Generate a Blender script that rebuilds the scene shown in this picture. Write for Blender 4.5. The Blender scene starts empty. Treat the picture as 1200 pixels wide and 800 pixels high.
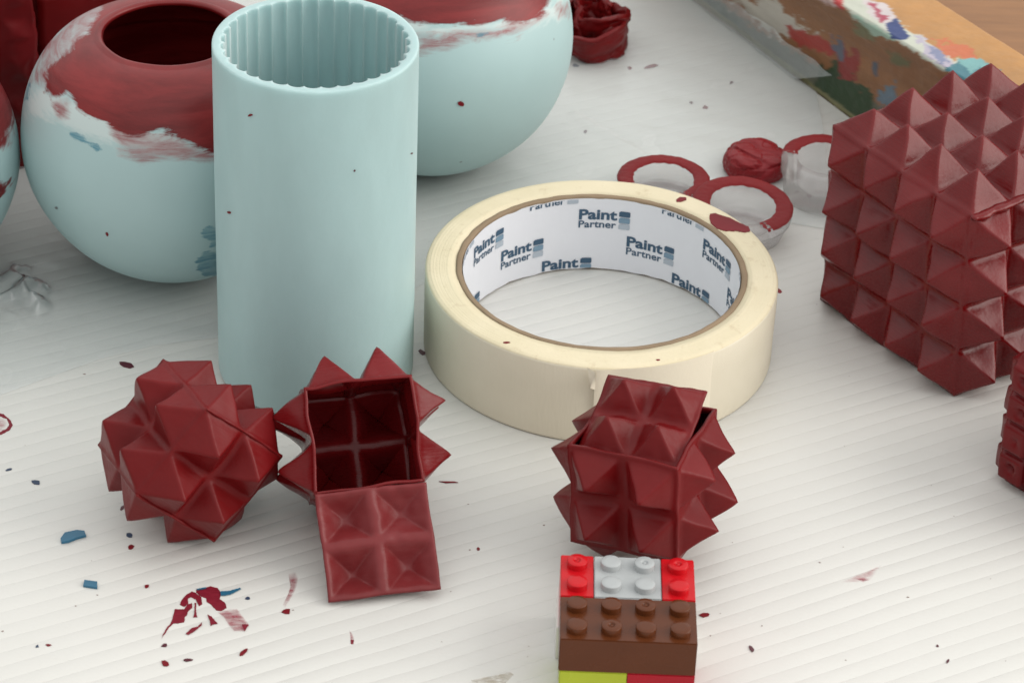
import bpy, bmesh, math, random
import numpy as np
from mathutils import Vector, Matrix, noise as mn
random.seed(7); rng = np.random.default_rng(7)
MM = 0.001
sc = bpy.context.scene
COL = sc.collection

# ------------------------------------------------------------------ camera
F, PITCH, ROLL, CH = 3597.35, 0.5868, 0.0407, 468.12     # calibrated on a 1200x800 frame, millimetres
def cam_axes():
    f = np.array([0, math.cos(PITCH), -math.sin(PITCH)]); r = np.array([1., 0, 0]); u = np.cross(r, f)
    c, s = math.cos(ROLL), math.sin(ROLL)
    return np.array([c*r+s*u, -s*r+c*u, f])
RM = cam_axes(); CP = np.array([0, 0, CH])
def proj(P):
    q = (np.atleast_2d(P)-CP) @ RM.T
    return np.stack([600+F*q[:, 0]/q[:, 2], 400-F*q[:, 1]/q[:, 2]], 1)
def ray(px):
    px = np.atleast_2d(np.array(px, float))
    return np.stack([(px[:, 0]-600)/F, -(px[:, 1]-400)/F, np.ones(len(px))], 1) @ RM
def unp(px, z=0.0):                      # picture point -> point of the plane at height z (survey of the place)
    r = ray(px); t = (z-CP[2])/r[:, 2]
    return CP + r*t[:, None]
def u1(x, y, z=0.0): return unp([(x, y)], z)[0]
cd = bpy.data.cameras.new('camera'); co = bpy.data.objects.new('camera', cd); COL.objects.link(co)
cd.sensor_width = 36; cd.lens = F/1200*36; cd.clip_start = 0.02; cd.clip_end = 60
m = Matrix.Identity(4)
for i, a in enumerate((RM[0], RM[1], -RM[2])):
    for k in range(3): m[k][i] = a[k]
m[0][3], m[1][3], m[2][3] = 0, 0, CH*MM
co.matrix_world = m; sc.camera = co
cd.dof.use_dof = True; cd.dof.focus_distance = 0.80; cd.dof.aperture_fstop = 38

# ------------------------------------------------------------------ helpers
def rv(w):
    w = np.array(w, float); a = np.linalg.norm(w); k = w/a
    K = np.array([[0, -k[2], k[1]], [k[2], 0, -k[0]], [-k[1], k[0], 0]])
    return np.eye(3)+math.sin(a)*K+(1-math.cos(a))*K@K
def mesh_obj(name, verts, faces, mat=None, parent=None, smooth=True, scale=True, mats=None, midx=None):
    me = bpy.data.meshes.new(name)
    v = np.asarray(verts, float)*(MM if scale else 1)
    me.from_pydata([tuple(p) for p in v], [], [tuple(int(i) for i in f) for f in faces]); me.update()
    if smooth: me.polygons.foreach_set('use_smooth', [True]*len(me.polygons))
    for mm in (mats or ([mat] if mat else [])): me.materials.append(mm)
    if midx is not None: me.polygons.foreach_set('material_index', midx)
    o = bpy.data.objects.new(name, me); COL.objects.link(o)
    if parent: o.parent = parent
    return o
def empty(name, loc, rot=None):
    o = bpy.data.objects.new(name, None); COL.objects.link(o)
    M = Matrix.Identity(4)
    if rot is not None:
        for i in range(3):
            for k in range(3): M[i][k] = rot[i][k]
    for k in range(3): M[k][3] = loc[k]*MM
    o.matrix_world = M; o.empty_display_size = 0.01
    return o
def place(o, loc, rot=None):
    M = Matrix.Identity(4)
    if rot is not None:
        for i in range(3):
            for k in range(3): M[i][k] = rot[i][k]
    for k in range(3): M[k][3] = loc[k]*MM
    o.matrix_world = M
def tag(o, label, cat, group=None):
    o['label'] = label; o['category'] = cat
    if group: o['group'] = group
    return o
def struct(o, label=None):
    o['kind'] = 'structure'
    if label: o['label'] = label
    return o
def nz(p, s, seed=0): return mn.noise(Vector((p[0]/s+seed*7.3, p[1]/s-seed*3.1, p[2]/s+seed)))
def sdf_poly(pts, poly):                 # >0 inside, distance in picture pixels
    pts = np.asarray(pts, float); poly = np.asarray(poly, float); n = len(poly)
    d = np.full(len(pts), 1e9); ins = np.zeros(len(pts), bool)
    for i in range(n):
        a, b = poly[i], poly[(i+1) % n]; ab = b-a; ap = pts-a
        t = np.clip((ap@ab)/max(ab@ab, 1e-9), 0, 1)
        d = np.minimum(d, np.linalg.norm(ap-t[:, None]*ab, axis=1))
        c = ((a[1] > pts[:, 1]) != (b[1] > pts[:, 1]))
        with np.errstate(divide='ignore', invalid='ignore'):
            xx = (b[0]-a[0])*(pts[:, 1]-a[1])/(b[1]-a[1])+a[0]
        ins ^= c & (pts[:, 0] < xx)
    return np.where(ins, d, -d)
def set_attr(o, name, vals):
    at = o.data.attributes.new(name, 'FLOAT', 'POINT'); at.data.foreach_set('value', np.asarray(vals, np.float32))
def set_col(o, name, rgb):
    at = o.data.attributes.new(name, 'FLOAT_COLOR', 'POINT')
    a = np.ones((len(rgb), 4), np.float32); a[:, :3] = rgb; at.data.foreach_set('color', a.ravel())

# ------------------------------------------------------------------ materials
class NT:
    def __init__(s, name):
        s.m = bpy.data.materials.new(name); s.m.use_nodes = True; s.t = s.m.node_tree; s.n = s.t.nodes
        s.b = s.n['Principled BSDF']; s.out = s.n['Material Output']
    def add(s, typ, **kw):
        n = s.n.new(typ)
        for k, v in kw.items():
            if k.startswith('i_'): n.inputs[k[2:].replace('_', ' ')].default_value = v
            else: setattr(n, k, v)
        return n
    def link(s, a, b): s.t.links.new(a, b)
    def coords(s, kind='Object', scale=(1, 1, 1), rot=(0, 0, 0)):
        c = s.add('ShaderNodeTexCoord'); mp = s.add('ShaderNodeMapping')
        mp.inputs['Scale'].default_value = scale; mp.inputs['Rotation'].default_value = rot
        s.link(c.outputs[kind], mp.inputs['Vector']); return mp.outputs['Vector']
    def noise(s, vec, scale, detail=4, rough=.55, dist=0):
        n = s.add('ShaderNodeTexNoise'); n.inputs['Scale'].default_value = scale; n.inputs['Detail'].default_value = detail
        n.inputs['Roughness'].default_value = rough; n.inputs['Distortion'].default_value = dist
        if vec is not None: s.link(vec, n.inputs['Vector'])
        return n.outputs['Fac']
    def ramp(s, fac, stops):
        r = s.add('ShaderNodeValToRGB'); e = r.color_ramp.elements
        while len(e) < len(stops): e.new(0.5)
        for k, (p, c) in enumerate(stops): e[k].position = p; e[k].color = (*c, 1) if len(c) == 3 else c
        s.link(fac, r.inputs['Fac']); return r.outputs['Color']
    def math(s, op, a, b=None, c=None, clamp=False):
        n = s.add('ShaderNodeMath', operation=op, use_clamp=clamp)
        for k, v in enumerate((a, b, c)):
            if v is None: continue
            if isinstance(v, (int, float)): n.inputs[k].default_value = v
            else: s.link(v, n.inputs[k])
        return n.outputs[0]
    def mix(s, fac, a, b, mode='MIX'):
        n = s.add('ShaderNodeMix', data_type='RGBA', blend_type=mode)
        for sock, v in ((n.inputs['Factor'], fac), (n.inputs['A'], a), (n.inputs['B'], b)):
            pass
        F_, A_, B_ = n.inputs[0], n.inputs[6], n.inputs[7]
        for sock, v in ((F_, fac), (A_, a), (B_, b)):
            if isinstance(v, (int, float)): sock.default_value = v
            elif isinstance(v, tuple): sock.default_value = (*v, 1) if len(v) == 3 else v
            else: s.link(v, sock)
        return n.outputs[2]
    def attr(s, name, out='Fac'):
        a = s.add('ShaderNodeAttribute'); a.attribute_name = name; return a.outputs[out]
    def bump(s, h, strength=.3, dist=.001, normal=None):
        b = s.add('ShaderNodeBump'); b.inputs['Strength'].default_value = strength; b.inputs['Distance'].default_value = dist
        s.link(h, b.inputs['Height'])
        if normal is not None: s.link(normal, b.inputs['Normal'])
        s.link(b.outputs['Normal'], s.b.inputs['Normal']); return b.outputs['Normal']
    def set(s, **kw):
        for k, v in kw.items():
            sock = s.b.inputs[k.replace('_', ' ')]
            if isinstance(v, (int, float)): sock.default_value = v
            elif isinstance(v, tuple): sock.default_value = (*v, 1) if len(v) == 3 else v
            else: s.link(v, sock)
        return s
def plain(name, col, rough=.5, spec=.5, var=.0, bump=0, bscale=400):
    t = NT(name); v = t.coords()
    if var:
        f = t.noise(v, 60, 5)
        t.set(Base_Color=t.ramp(f, [(.3, tuple(c*(1-var) for c in col)), (.7, tuple(min(1, c*(1+var)) for c in col))]))
    else: t.set(Base_Color=col)
    t.set(Roughness=rough); t.b.inputs['Specular IOR Level'].default_value = spec
    if bump: t.bump(t.noise(v, bscale, 3), bump, .0004)
    return t.m
RED = (.134, .0036, .0046)
def red_mat(name, base=RED, rough=.40, streak=(30, 300, 300), spec=.22):
    t = NT(name); v = t.coords()
    big = t.noise(v, 45, 5, .6)
    c = t.ramp(big, [(.25, tuple(x*.82 for x in base)), (.55, base), (.8, (base[0]*1.25, base[1]*2.0, base[2]*2.0))])
    fine = t.noise(v, 700, 3)
    vs = t.coords(scale=streak, rot=(.3, .5, .6)); st = t.noise(vs, 3, 4, .6, .3)
    t.set(Base_Color=c, Roughness=t.math('MULTIPLY_ADD', st, .26, rough-.13))
    t.b.inputs['Specular IOR Level'].default_value = spec
    h = t.math('ADD', t.math('MULTIPLY', fine, .22), t.math('MULTIPLY', st, .5))
    h = t.math('ADD', h, t.math('MULTIPLY', t.noise(v, 120, 2), .9))
    t.bump(h, .20, .0007)
    return t.m
M_RED = red_mat('dried_red_latex'); M_REDD = red_mat('dark_red_latex', (.125, .005, .0065), .34)
M_REDB = red_mat('satin_red_latex', (.145, .005, .0065), .29, (60, 500, 60), .26)
TURQ = (.375, .52, .525)

# board: white fluted plastic
def board_mat():
    t = NT('white_fluted_plastic'); ang = math.radians(29.1)
    v = t.coords(rot=(0, 0, -ang))
    sp = t.add('ShaderNodeSeparateXYZ'); t.link(v, sp.inputs[0])
    wob = t.math('MULTIPLY', t.noise(t.coords(scale=(1, 1, 1)), 14, 2), .0022)
    y = t.math('MULTIPLY', t.math('ADD', sp.outputs['Y'], wob), 1/0.00478)
    fr = t.math('FRACT', y)
    q = t.math('MULTIPLY_ADD', fr, 2, -1); pil = t.math('SUBTRACT', 1, t.math('MULTIPLY', q, q))   # pillow between ribs
    saw = t.math('POWER', fr, 1.6)
    rib = t.math('POWER', t.math('ABSOLUTE', q), 14)
    amp = t.noise(t.coords(), 22, 3)
    ampr = t.ramp(amp, [(.3, (.35,)*3), (.7, (1,)*3)])
    tilt = t.math('MULTIPLY', t.math('POWER', fr, .55), .35)
    h = t.math('MULTIPLY', t.math('ADD', pil, tilt), ampr)
    fine = t.noise(t.coords(), 900, 3); lo = t.noise(t.coords(), 30, 3)
    h2 = t.math('ADD', h, t.math('ADD', t.math('MULTIPLY', fine, .10), t.math('MULTIPLY', lo, .5)))
    t.bump(h2, 1.0, .00020)
    tone = t.noise(t.coords(), 9, 5, .6); c = t.ramp(tone, [(.3, (.59, .587, .56)), (.7, (.64, .635, .607))])
    sm = t.noise(t.coords(scale=(1, 2, 1)), 38, 6, .7)
    c = t.mix(t.ramp(sm, [(.62, (0,)*3), (.80, (.18,)*3)]), c, (.60, .56, .50))
    t.set(Base_Color=c, Roughness=.42); t.b.inputs['Specular IOR Level'].default_value = .45
    return t.m
M_BOARD = board_mat()

def film_mat():
    t = NT('clear_plastic_film'); t.n.remove(t.b)
    v = t.coords()
    tr = t.add('ShaderNodeBsdfTransparent'); tr.inputs['Color'].default_value = (.995, 1, 1, 1)
    df = t.add('ShaderNodeBsdfDiffuse'); df.inputs['Color'].default_value = (.84, .88, .885, 1)
    gl = t.add('ShaderNodeBsdfGlossy'); gl.inputs['Roughness'].default_value = .19; gl.inputs['Color'].default_value = (.9, .93, .95, 1)
    h = t.math('ADD', t.noise(v, 60, 3, .5, .6), t.math('MULTIPLY', t.noise(v, 260, 2), .12))
    b = t.add('ShaderNodeBump'); b.inputs['Strength'].default_value = .10; b.inputs['Distance'].default_value = .003
    t.link(h, b.inputs['Height']); t.link(b.outputs[0], gl.inputs['Normal'])
    m1 = t.add('ShaderNodeMixShader'); m1.inputs[0].default_value = .24
    t.link(tr.outputs[0], m1.inputs[1]); t.link(df.outputs[0], m1.inputs[2])
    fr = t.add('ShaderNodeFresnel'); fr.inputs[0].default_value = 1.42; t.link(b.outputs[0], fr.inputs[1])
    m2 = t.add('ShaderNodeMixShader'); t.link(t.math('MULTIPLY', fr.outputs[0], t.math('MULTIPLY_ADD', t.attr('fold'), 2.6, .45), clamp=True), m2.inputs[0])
    t.link(m1.outputs[0], m2.inputs[1]); t.link(gl.outputs[0], m2.inputs[2]); t.link(m2.outputs[0], t.out.inputs[0])
    return t.m
M_FILM = film_mat()
def cup_mat():
    t = NT('frosted_clear_plastic'); t.n.remove(t.b)
    tr = t.add('ShaderNodeBsdfTransparent'); tr.inputs['Color'].default_value = (.985, .98, .98, 1)
    d0 = t.add('ShaderNodeBsdfDiffuse'); d0.inputs['Color'].default_value = (.88, .86, .86, 1)
    d1 = t.add('ShaderNodeBsdfTranslucent'); d1.inputs['Color'].default_value = (.90, .88, .88, 1)
    df = t.add('ShaderNodeMixShader'); df.inputs[0].default_value = .6; t.link(d0.outputs[0], df.inputs[1]); t.link(d1.outputs[0], df.inputs[2])
    gl = t.add('ShaderNodeBsdfGlossy'); gl.inputs['Roughness'].default_value = .16
    m1 = t.add('ShaderNodeMixShader'); m1.inputs[0].default_value = .22
    t.link(tr.outputs[0], m1.inputs[1]); t.link(df.outputs[0], m1.inputs[2])
    lw = t.add('ShaderNodeFresnel'); lw.inputs[0].default_value = 1.45
    m2 = t.add('ShaderNodeMixShader'); t.link(t.math('MULTIPLY', lw.outputs[0], .55, clamp=True), m2.inputs[0])
    t.link(m1.outputs[0], m2.inputs[1]); t.link(gl.outputs[0], m2.inputs[2]); t.link(m2.outputs[0], t.out.inputs[0])
    return t.m
M_CUP = cup_mat()

def silicone_mat(name, specks=True):
    t = NT(name); v = t.coords()
    c = t.ramp(t.noise(t.coords(scale=(1, 1, .35)), 45, 6, .62), [(.3, tuple(x*.92 for x in TURQ)), (.7, tuple(x*1.05 for x in TURQ))])
    if specks:
        vo = t.add('ShaderNodeTexVoronoi'); vo.inputs['Scale'].default_value = 85; t.link(v, vo.inputs['Vector'])
        ms = t.math('LESS_THAN', vo.outputs['Distance'], .022)
        sel = t.add('ShaderNodeSeparateColor'); t.link(vo.outputs['Color'], sel.inputs[0])
        ms = t.math('MULTIPLY', ms, t.math('GREATER_THAN', sel.outputs[0], .66))
        c = t.mix(t.math('MULTIPLY', ms, .7), c, (.12, .08, .09))
    t.set(Base_Color=c, Roughness=.46, Subsurface_Weight=.6, Subsurface_Scale=.005); t.b.inputs['Subsurface Radius'].default_value = (.9, 1, 1); t.b.inputs['Specular IOR Level'].default_value = .4
    t.bump(t.noise(v, 350, 4), .10, .0006)
    return t.m
M_SIL = silicone_mat('turquoise_silicone')
def pot_mat():
    t = NT('painted_turquoise_silicone'); v = t.coords()
    c = t.ramp(t.noise(v, 22, 5), [(.3, tuple(x*.95 for x in TURQ)), (.7, tuple(x*1.04 for x in TURQ))])
    vo = t.add('ShaderNodeTexVoronoi'); vo.inputs['Scale'].default_value = 80; t.link(v, vo.inputs['Vector'])
    sel = t.add('ShaderNodeSeparateColor'); t.link(vo.outputs['Color'], sel.inputs[0])
    ms = t.math('MULTIPLY', t.math('LESS_THAN', vo.outputs['Distance'], .04), t.math('GREATER_THAN', sel.outputs[0], .7))
    c = t.mix(t.math('MULTIPLY', ms, .6), c, (.12, .1, .11))
    vs = t.coords(scale=(1, 1, 5.5), rot=(.1, .25, .0)); n1 = t.noise(vs, 80, 7, .68, .5); n2 = t.noise(v, 240, 4, .6)
    ns = t.math('ADD', t.math('MULTIPLY_ADD', n1, 50, -25), t.math('MULTIPLY_ADD', n2, 12, -6)); nsr = t.math('ADD', t.math('MULTIPLY_ADD', n1, 26, -13), t.math('MULTIPLY_ADD', n2, 9, -4.5))
    # pale scraped zone, then red coats, then blue marks
    wsd = t.math('MULTIPLY_ADD', t.math('ADD', t.attr('pale'), ns), .09, .5, clamp=True)
    c = t.mix(t.math('MULTIPLY', wsd, .6), c, (.60, .655, .64))
    thin = t.math('MULTIPLY_ADD', t.math('ADD', t.attr('thin'), nsr), .09, .55, clamp=True)
    pinkf = t.math('MULTIPLY', thin, t.ramp(n1, [(.35, (.35,)*3), (.65, (.95,)*3)]))
    c = t.mix(pinkf, c, (.25, .055, .06))
    red = t.math('MULTIPLY_ADD', t.math('ADD', t.attr('paint'), nsr), .22, .5, clamp=True)
    cr = t.ramp(t.noise(vs, 34, 6, .65, .4), [(.38, tuple(x*.92 for x in RED)), (.62, (RED[0]*1.6, RED[1]*3.6, RED[2]*3.0))])
    c = t.mix(red, c, cr)
    blue = t.math('MULTIPLY_ADD', t.math('ADD', t.attr('blue'), t.math('ADD', t.math('MULTIPLY_ADD', n1, 18, -10), t.math('MULTIPLY_ADD', n2, 12, -6))), .4, .5, clamp=True)
    c = t.mix(t.math('MULTIPLY', blue, t.ramp(n1, [(.35, (.25,)*3), (.6, (.9,)*3)])), c, (.05, .20, .27))
    t.set(Base_Color=c, Roughness=t.math('MULTIPLY_ADD', red, -.10, .48)); t.b.inputs['Specular IOR Level'].default_value = .4
    h = t.math('ADD', t.math('MULTIPLY', red, .35), t.math('MULTIPLY', n1, t.math('MULTIPLY_ADD', red, .35, .10)))
    t.bump(h, .25, .0009)
    return t.m
M_POT = pot_mat()

# ------------------------------------------------------------------ setting: board, wooden table beyond it
LOW0, LOW1 = unp([(812, 0)], 0)[0], unp([(998, 140)], 0)[0]
dlow = (LOW1-LOW0)/np.linalg.norm(LOW1-LOW0)
A = LOW0-dlow*900; B = LOW1+dlow*1400
pl = [(-1500, -400), (B[0], -400), (B[0], B[1]), tuple(B[:2]), tuple(A[:2]), (-1500, A[1])]
pl = [(-1400, -300), (B[0], B[1]) if B[1] < -300 else (B[0], B[1]), (A[0], A[1]), (-1400, A[1])]
def slab(name, poly, z0, z1, mat):
    n = len(poly); v = [(x, y, z1) for x, y in poly]+[(x, y, z0) for x, y in poly]
    f = [tuple(range(n)), tuple(range(2*n-1, n-1, -1))]+[(i, n+i, n+(i+1) % n, (i+1) % n) for i in range(n)]
    return mesh_obj(name, v, f, mat, smooth=False)
board = struct(slab('table_surface', pl, -5, 0, M_BOARD), 'white fluted plastic sheet covering the table')

def wood_mat(name, c0, c1, dirrot):
    t = NT(name); v = t.coords(scale=(1, 9, 9), rot=dirrot)
    g = t.noise(v, 26, 6, .6, .8); g2 = t.noise(v, 120, 4)
    c = t.ramp(t.math('MULTIPLY_ADD', g2, .25, t.math('MULTIPLY', g, .8)), [(.3, c0), (.7, c1)])
    t.set(Base_Color=c, Roughness=.5); t.bump(g, .15, .0005); return t.m
M_DARKWOOD = wood_mat('brown_table_wood', (.19, .085, .03), (.27, .125, .045), (0, 0, .9))
tw = struct(slab('wooden_table', [(-1500, -350), (1400, -350), (1400, 1500), (-1500, 1500)], -45, -6, M_DARKWOOD), 'brown wooden table under the white sheet')

# ------------------------------------------------------------------ painted wooden beam
def painted_wood():
    t = NT('paint_stained_wood'); v = t.coords(scale=(1, 1, 1)); a = t.attr('paint_colour', 'Color')
    g = t.noise(t.coords(scale=(2, 2, 14), rot=(0, 0, .95)), 60, 6, .65)
    c = t.mix(.30, a, t.ramp(g, [(.3, (.45,)*3), (.7, (1.0,)*3)]), 'MULTIPLY')
    t.set(Base_Color=c, Roughness=.45); t.bump(t.math('ADD', g, t.noise(v, 300, 4)), .25, .0008); return t.m
M_PWOOD = painted_wood()
T0, T1 = unp([(987, 8), (1160, 112)], 40); U0, U1 = unp([(1096, 0), (1200, 66)], 40)
def line(p, q, s): return p+(q-p)*s
def beam():
    NL = 300; s0, s1 = -1.1, 2.6
    verts = []; pxs = None; faces = []
    ss = np.concatenate([np.linspace(s0, -.25, 20)[:-1], np.linspace(-.25, 1.25, NL-50), np.linspace(1.25, s1, 33)[1:]])
    rows = []
    NV, NU = 60, 34
    for s in ss:
        b = line(LOW0, LOW1, s)+np.array([.3, .3, 0]); tp = line(T0, T1, s); up = line(U0, U1, s)
        if s < 0: b[2] = 0
        row = [line(b, tp, k/NV) for k in range(NV+1)]
        # rounded front edge
        row += [line(tp, up, (k+1)/NU) for k in range(NU)]
        k = NV
        inward = (line(b, tp, .94)+line(tp, up, .06))/2
        row[NV] = row[NV]*.55+inward*.45; row[NV-1] = row[NV-1]*.85+inward*.15
        row.append(up*np.array([1, 1, 0])+np.array([0, 0, -2.]))
        rows.append(row)
    nr = len(rows[0]); V = np.array(rows).reshape(-1, 3); V[:, 2] = np.maximum(V[:, 2], -2)
    for i in range(len(V)):
        w = .5*nz(V[i], 9, 3)+.25*nz(V[i], 3, 5); V[i] += np.array([-w*.7, -w*.5, w*.4])
    for i in range(len(ss)-1):
        for j in range(nr-1):
            a = i*nr+j; faces.append((a, a+nr, a+nr+1, a+1))
    n0 = len(ss)-1
    faces.append(tuple(range(nr-1, -1, -1))[::-1]); faces.append(tuple(n0*nr+j for j in range(nr))[::-1])
    o = mesh_obj('wooden_beam', V, faces, M_PWOOD, smooth=True)
    px = proj(V); jj = np.tile(np.arange(nr), len(ss))
    colr = np.where((jj > NV)[:, None], np.array([.44, .215, .062]), np.array([.25, .105, .038]))
    # grain variation
    g = np.array([nz((p[0]*.3+p[1]*.3, p[2]*3, 0), 9, 1) for p in V]); colr = colr*(1+.18*g[:, None])
    jit = np.array([[nz(p, 3.0, 11)+.6*nz(p, 1.1, 12), nz(p, 3.0, 21)+.6*nz(p, 1.1, 22)] for p in V])
    amp = np.array([nz(p, 1.6, 31) for p in V])
    def paint(poly, c, spread=5, soft=2, dens=0.0, vert=False):
        nonlocal colr
        q = px+jit*np.array([spread*.6, spread*1.8 if vert else spread])
        d = sdf_poly(q, poly); a = np.clip(d/soft+.5+dens*amp, 0, 1)[:, None]; colr = colr*(1-a)+np.array(c)*a
    low = lambda x: (x-812)*.7527
    # green / grey band along the bottom
    paint([(780, -30), (820, 6), (998, 141), (1060, 185), (1060, 150), (1004, 100), (968, 84), (930, 60), (880, 30), (845, 2), (810, -30)], (.095, .095, .062), 6, 5, .9)
    paint([(952, 102), (962, 78), (986, 76), (1004, 98), (1024, 112), (1018, 142), (995, 140), (974, 122)], (.018, .045, .012), 6, 2, .4, True)
    paint([(812, -2), (835, 0), (870, 24), (860, 34)], (.025, .05, .018), 5, 3, .8)
    paint([(806, -4), (998, 140.5), (1030, 165), (1030, 158), (1000, 134), (815, -6)], (.20, .185, .09), 1, 1, .2)
    paint([(854, -2), (905, -2), (938, 30), (978, 52), (968, 56), (930, 42), (905, 40), (880, 20)], (.50, .46, .40), 8, 2, 1.6, True)
    paint([(920, 30), (969, 46), (982, 60), (976, 66), (945, 56), (930, 48)], (.33, .028, .018), 5, 2, .6)
    paint([(972, 50), (1004, 62), (1008, 84), (1000, 94), (986, 92), (976, 70)], (.25, .022, .018), 8, 2, 1.2, True)
    paint([(974, 46), (990, 50), (988, 74), (980, 72)], (.10, .11, .15), 6, 2, 1.4, True)
    paint([(1022, 72), (1029, 75), (1028, 90), (1023, 86)], (.06, .09, .13), 3, 2, .4, True)
    paint([(1030, 108), (1048, 98), (1052, 118), (1044, 132), (1030, 120)], (.12, .17, .22), 8, 2, 1.6, True)
    paint([(1000, 26), (1022, 32), (1026, 46), (1006, 44)], (.16, .15, .07), 5, 4, .8)
    paint([(1040, 60), (1066, 68), (1066, 80), (1046, 74)], (.13, .12, .05), 5, 4, .8)
    # colours on the upper edge
    paint([(984, 0), (1010, -8), (1040, 18), (1100, 58), (1152, 90), (1162, 112), (1120, 92), (1048, 48), (1000, 22)], (.50, .52, .44), 5, 1.5, .6)
    paint([(992, 14), (1040, 38), (1050, 50), (1020, 38)], (.34, .47, .38), 4, 2, .5)
    paint([(1010, -6), (1040, 8), (1050, 22), (1040, 34), (1016, 14)], (.56, .50, .50), 5, 1.5, 1.0)
    paint([(1016, 2), (1026, 4), (1040, 24), (1034, 30)], (.36, .05, .09), 6, 1, 1.5)
    paint([(1066, 40), (1098, 56), (1130, 82), (1128, 92), (1090, 70)], (.42, .38, .46), 7, 1.5, 1.2)
    paint([(1084, 52), (1104, 60), (1116, 76), (1100, 74)], (.20, .22, .34), 5, 1.5, 1.4)
    paint([(1038, 29), (1050, 22), (1066, 42), (1060, 48), (1044, 46)], (.014, .035, .15), 2, 1, .2)
    paint([(1094, 48), (1130, 52), (1148, 66), (1138, 72), (1112, 66)], (.50, .13, .05), 7, 1.5, 1.0)
    paint([(1104, 82), (1122, 74), (1150, 70), (1176, 88), (1196, 104), (1160, 110), (1128, 98)], (.045, .17, .21), 5, 1.5, .6)
    paint([(1122, 70), (1150, 68), (1162, 80), (1136, 84)], (.16, .36, .36), 4, 1.5, .6)
    paint([(950, -8), (984, -6), (984, 10), (962, 4)], (.55, .38, .36), 4, 2, .6)
    paint([(974, -6), (988, -6), (988, 12), (978, 6)], (.42, .03, .03), 3, 1.5, .4)
    set_col(o, 'paint_colour', colr)
    return tag(o, 'paint stained wooden beam along the edge of the white board', 'wooden beam')
beam()

# ------------------------------------------------------------------ plastic film
def film():
    edge = [(-60, 492), (0, 462), (60, 440), (120, 419), (180, 404), (250, 395), (330, 384), (420, 362), (480, 340), (560, 300), (640, 262), (760, 250), (880, 254), (924, 260), (963, 267), (985, 262)]
    ew = unp(edge, .5)
    right = unp([(985, 262), (975, 200), (958, 122)], .5)
    FOLDS = [(unp(f_, 0)[:, :2], h_) for f_, h_ in (([(-20, 362), (0, 357), (14, 352), (28, 353), (40, 360), (28, 355), (14, 354), (0, 359)], 2.4), ([(40, 361), (50, 359), (53, 363), (44, 369), (50, 362)], 2.2), ([(20, 346), (30, 344), (36, 346), (28, 347)], 2.0), ([(40, 336), (46, 337), (44, 339)], 1.6), ([(24, 323), (31, 319), (29, 323)], 1.6), ([(52, 341), (50, 350), (46, 354), (50, 348)], 1.5))]
    NX, NY = 340, 200
    # back boundary: beyond the picture's top and along the beam
    E_ = np.array([(p[0], p[1]) for p in ew]); d = np.concatenate([[0], np.cumsum(np.linalg.norm(np.diff(E_, axis=0), axis=1))])
    backpx = [(-60, -60), (100, -60), (300, -60), (500, -60), (700, -60), (790, -22), (812, -2), (870, 42), (920, 80), (956, 107)]
    Bk = unp(backpx, .5)[:, :2]; db = np.concatenate([[0], np.cumsum(np.linalg.norm(np.diff(Bk, axis=0), axis=1))])
    V = []; F_ = []; FO = []
    for i in range(NX+1):
        u = (i/NX)**1.5
        a = np.array([np.interp(u*d[-1], d, E_[:, k]) for k in (0, 1)]); b = np.array([np.interp(u*db[-1], db, Bk[:, k]) for k in (0, 1)])
        for j in range(NY+1):
            w = (j/NY)**1.3; p = a+(b-a)*w
            z = .7+.5*nz((p[0], p[1], 0), 30, 2)+.35*nz((p[0], p[1]*1.6, 0), 13, 4)
            # crumpled folds at the left
            q = proj((p[0], p[1], 0))[0]; g = math.exp(-((q[0]-22)/38)**2-((q[1]-342)/26)**2)
            rid = 1-abs(nz((p[0]*.7+.4*p[1], p[1], 0), 10, 9))*3.6
            z += g*(3.4*max(rid, 0)**1.3+1.0)
            g2 = math.exp(-((q[0]-45)/60)**2-((q[1]-300)/30)**2); z += g2*.9*nz((p[0], p[1]*2.2, 0), 12, 6)
            if q[0] < 90 and 300 < q[1] < 400:
                for fold, hh_ in FOLDS: z += .95*hh_*math.exp(-(max(0, -sdf_poly([p], fold)[0])/1.4)**2)
            # crease by the right pot
            dd = abs((q[1]-143)-(q[0]-684)*.6)/1.17
            if 670 < q[0] < 760: z += .5*math.exp(-(dd/3)**2)
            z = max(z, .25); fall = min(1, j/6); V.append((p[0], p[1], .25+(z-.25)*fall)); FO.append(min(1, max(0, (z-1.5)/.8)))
    for i in range(NX):
        for j in range(NY):
            a = i*(NY+1)+j; F_.append((a, a+NY+1, a+NY+2, a+1))
    n0 = len(V)
    # the film runs up the foot of the beam
    for i in range(81):
        s = -.3+i/80*(.3+.68); b = line(LOW0, LOW1, s); tp = line(T0, T1, s)
        for j in range(9):
            p = line(b, tp, j/8*(.30+.06*nz((s*9, 0, 0), 1, 3)))+np.array([-1.3, -.9, .5]); p = p+np.array([-.6, -.4, 0])*nz(p, 7, 8); V.append(tuple(p))
    for i in range(80):
        for j in range(8):
            a = n0+i*9+j; F_.append((a, a+9, a+10, a+1))
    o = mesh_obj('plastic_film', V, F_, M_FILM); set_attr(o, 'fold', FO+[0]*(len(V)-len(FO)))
    return tag(o, 'clear wrinkled plastic film spread over the back of the board', 'plastic film')
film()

# ------------------------------------------------------------------ lathe helper
def lathe(prof, n=128, fn=None, close=False, shift=0):
    V = []; Fs = []; k = len(prof)
    for i in range(n):
        a = 2*math.pi*i/n
        for j, (r, z) in enumerate(prof):
            rr, zz = (r, z) if fn is None else fn(r, z, a, j)
            V.append((rr*math.cos(a), rr*math.sin(a), zz))
    for i in range(n):
        b = ((i+1) % n)*k; a = i*k
        for j in range(k-1 if not close else k):
            j2 = (j+1) % k; Fs.append((a+j, b+j, b+j2, a+j2))
    return V, Fs

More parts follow.
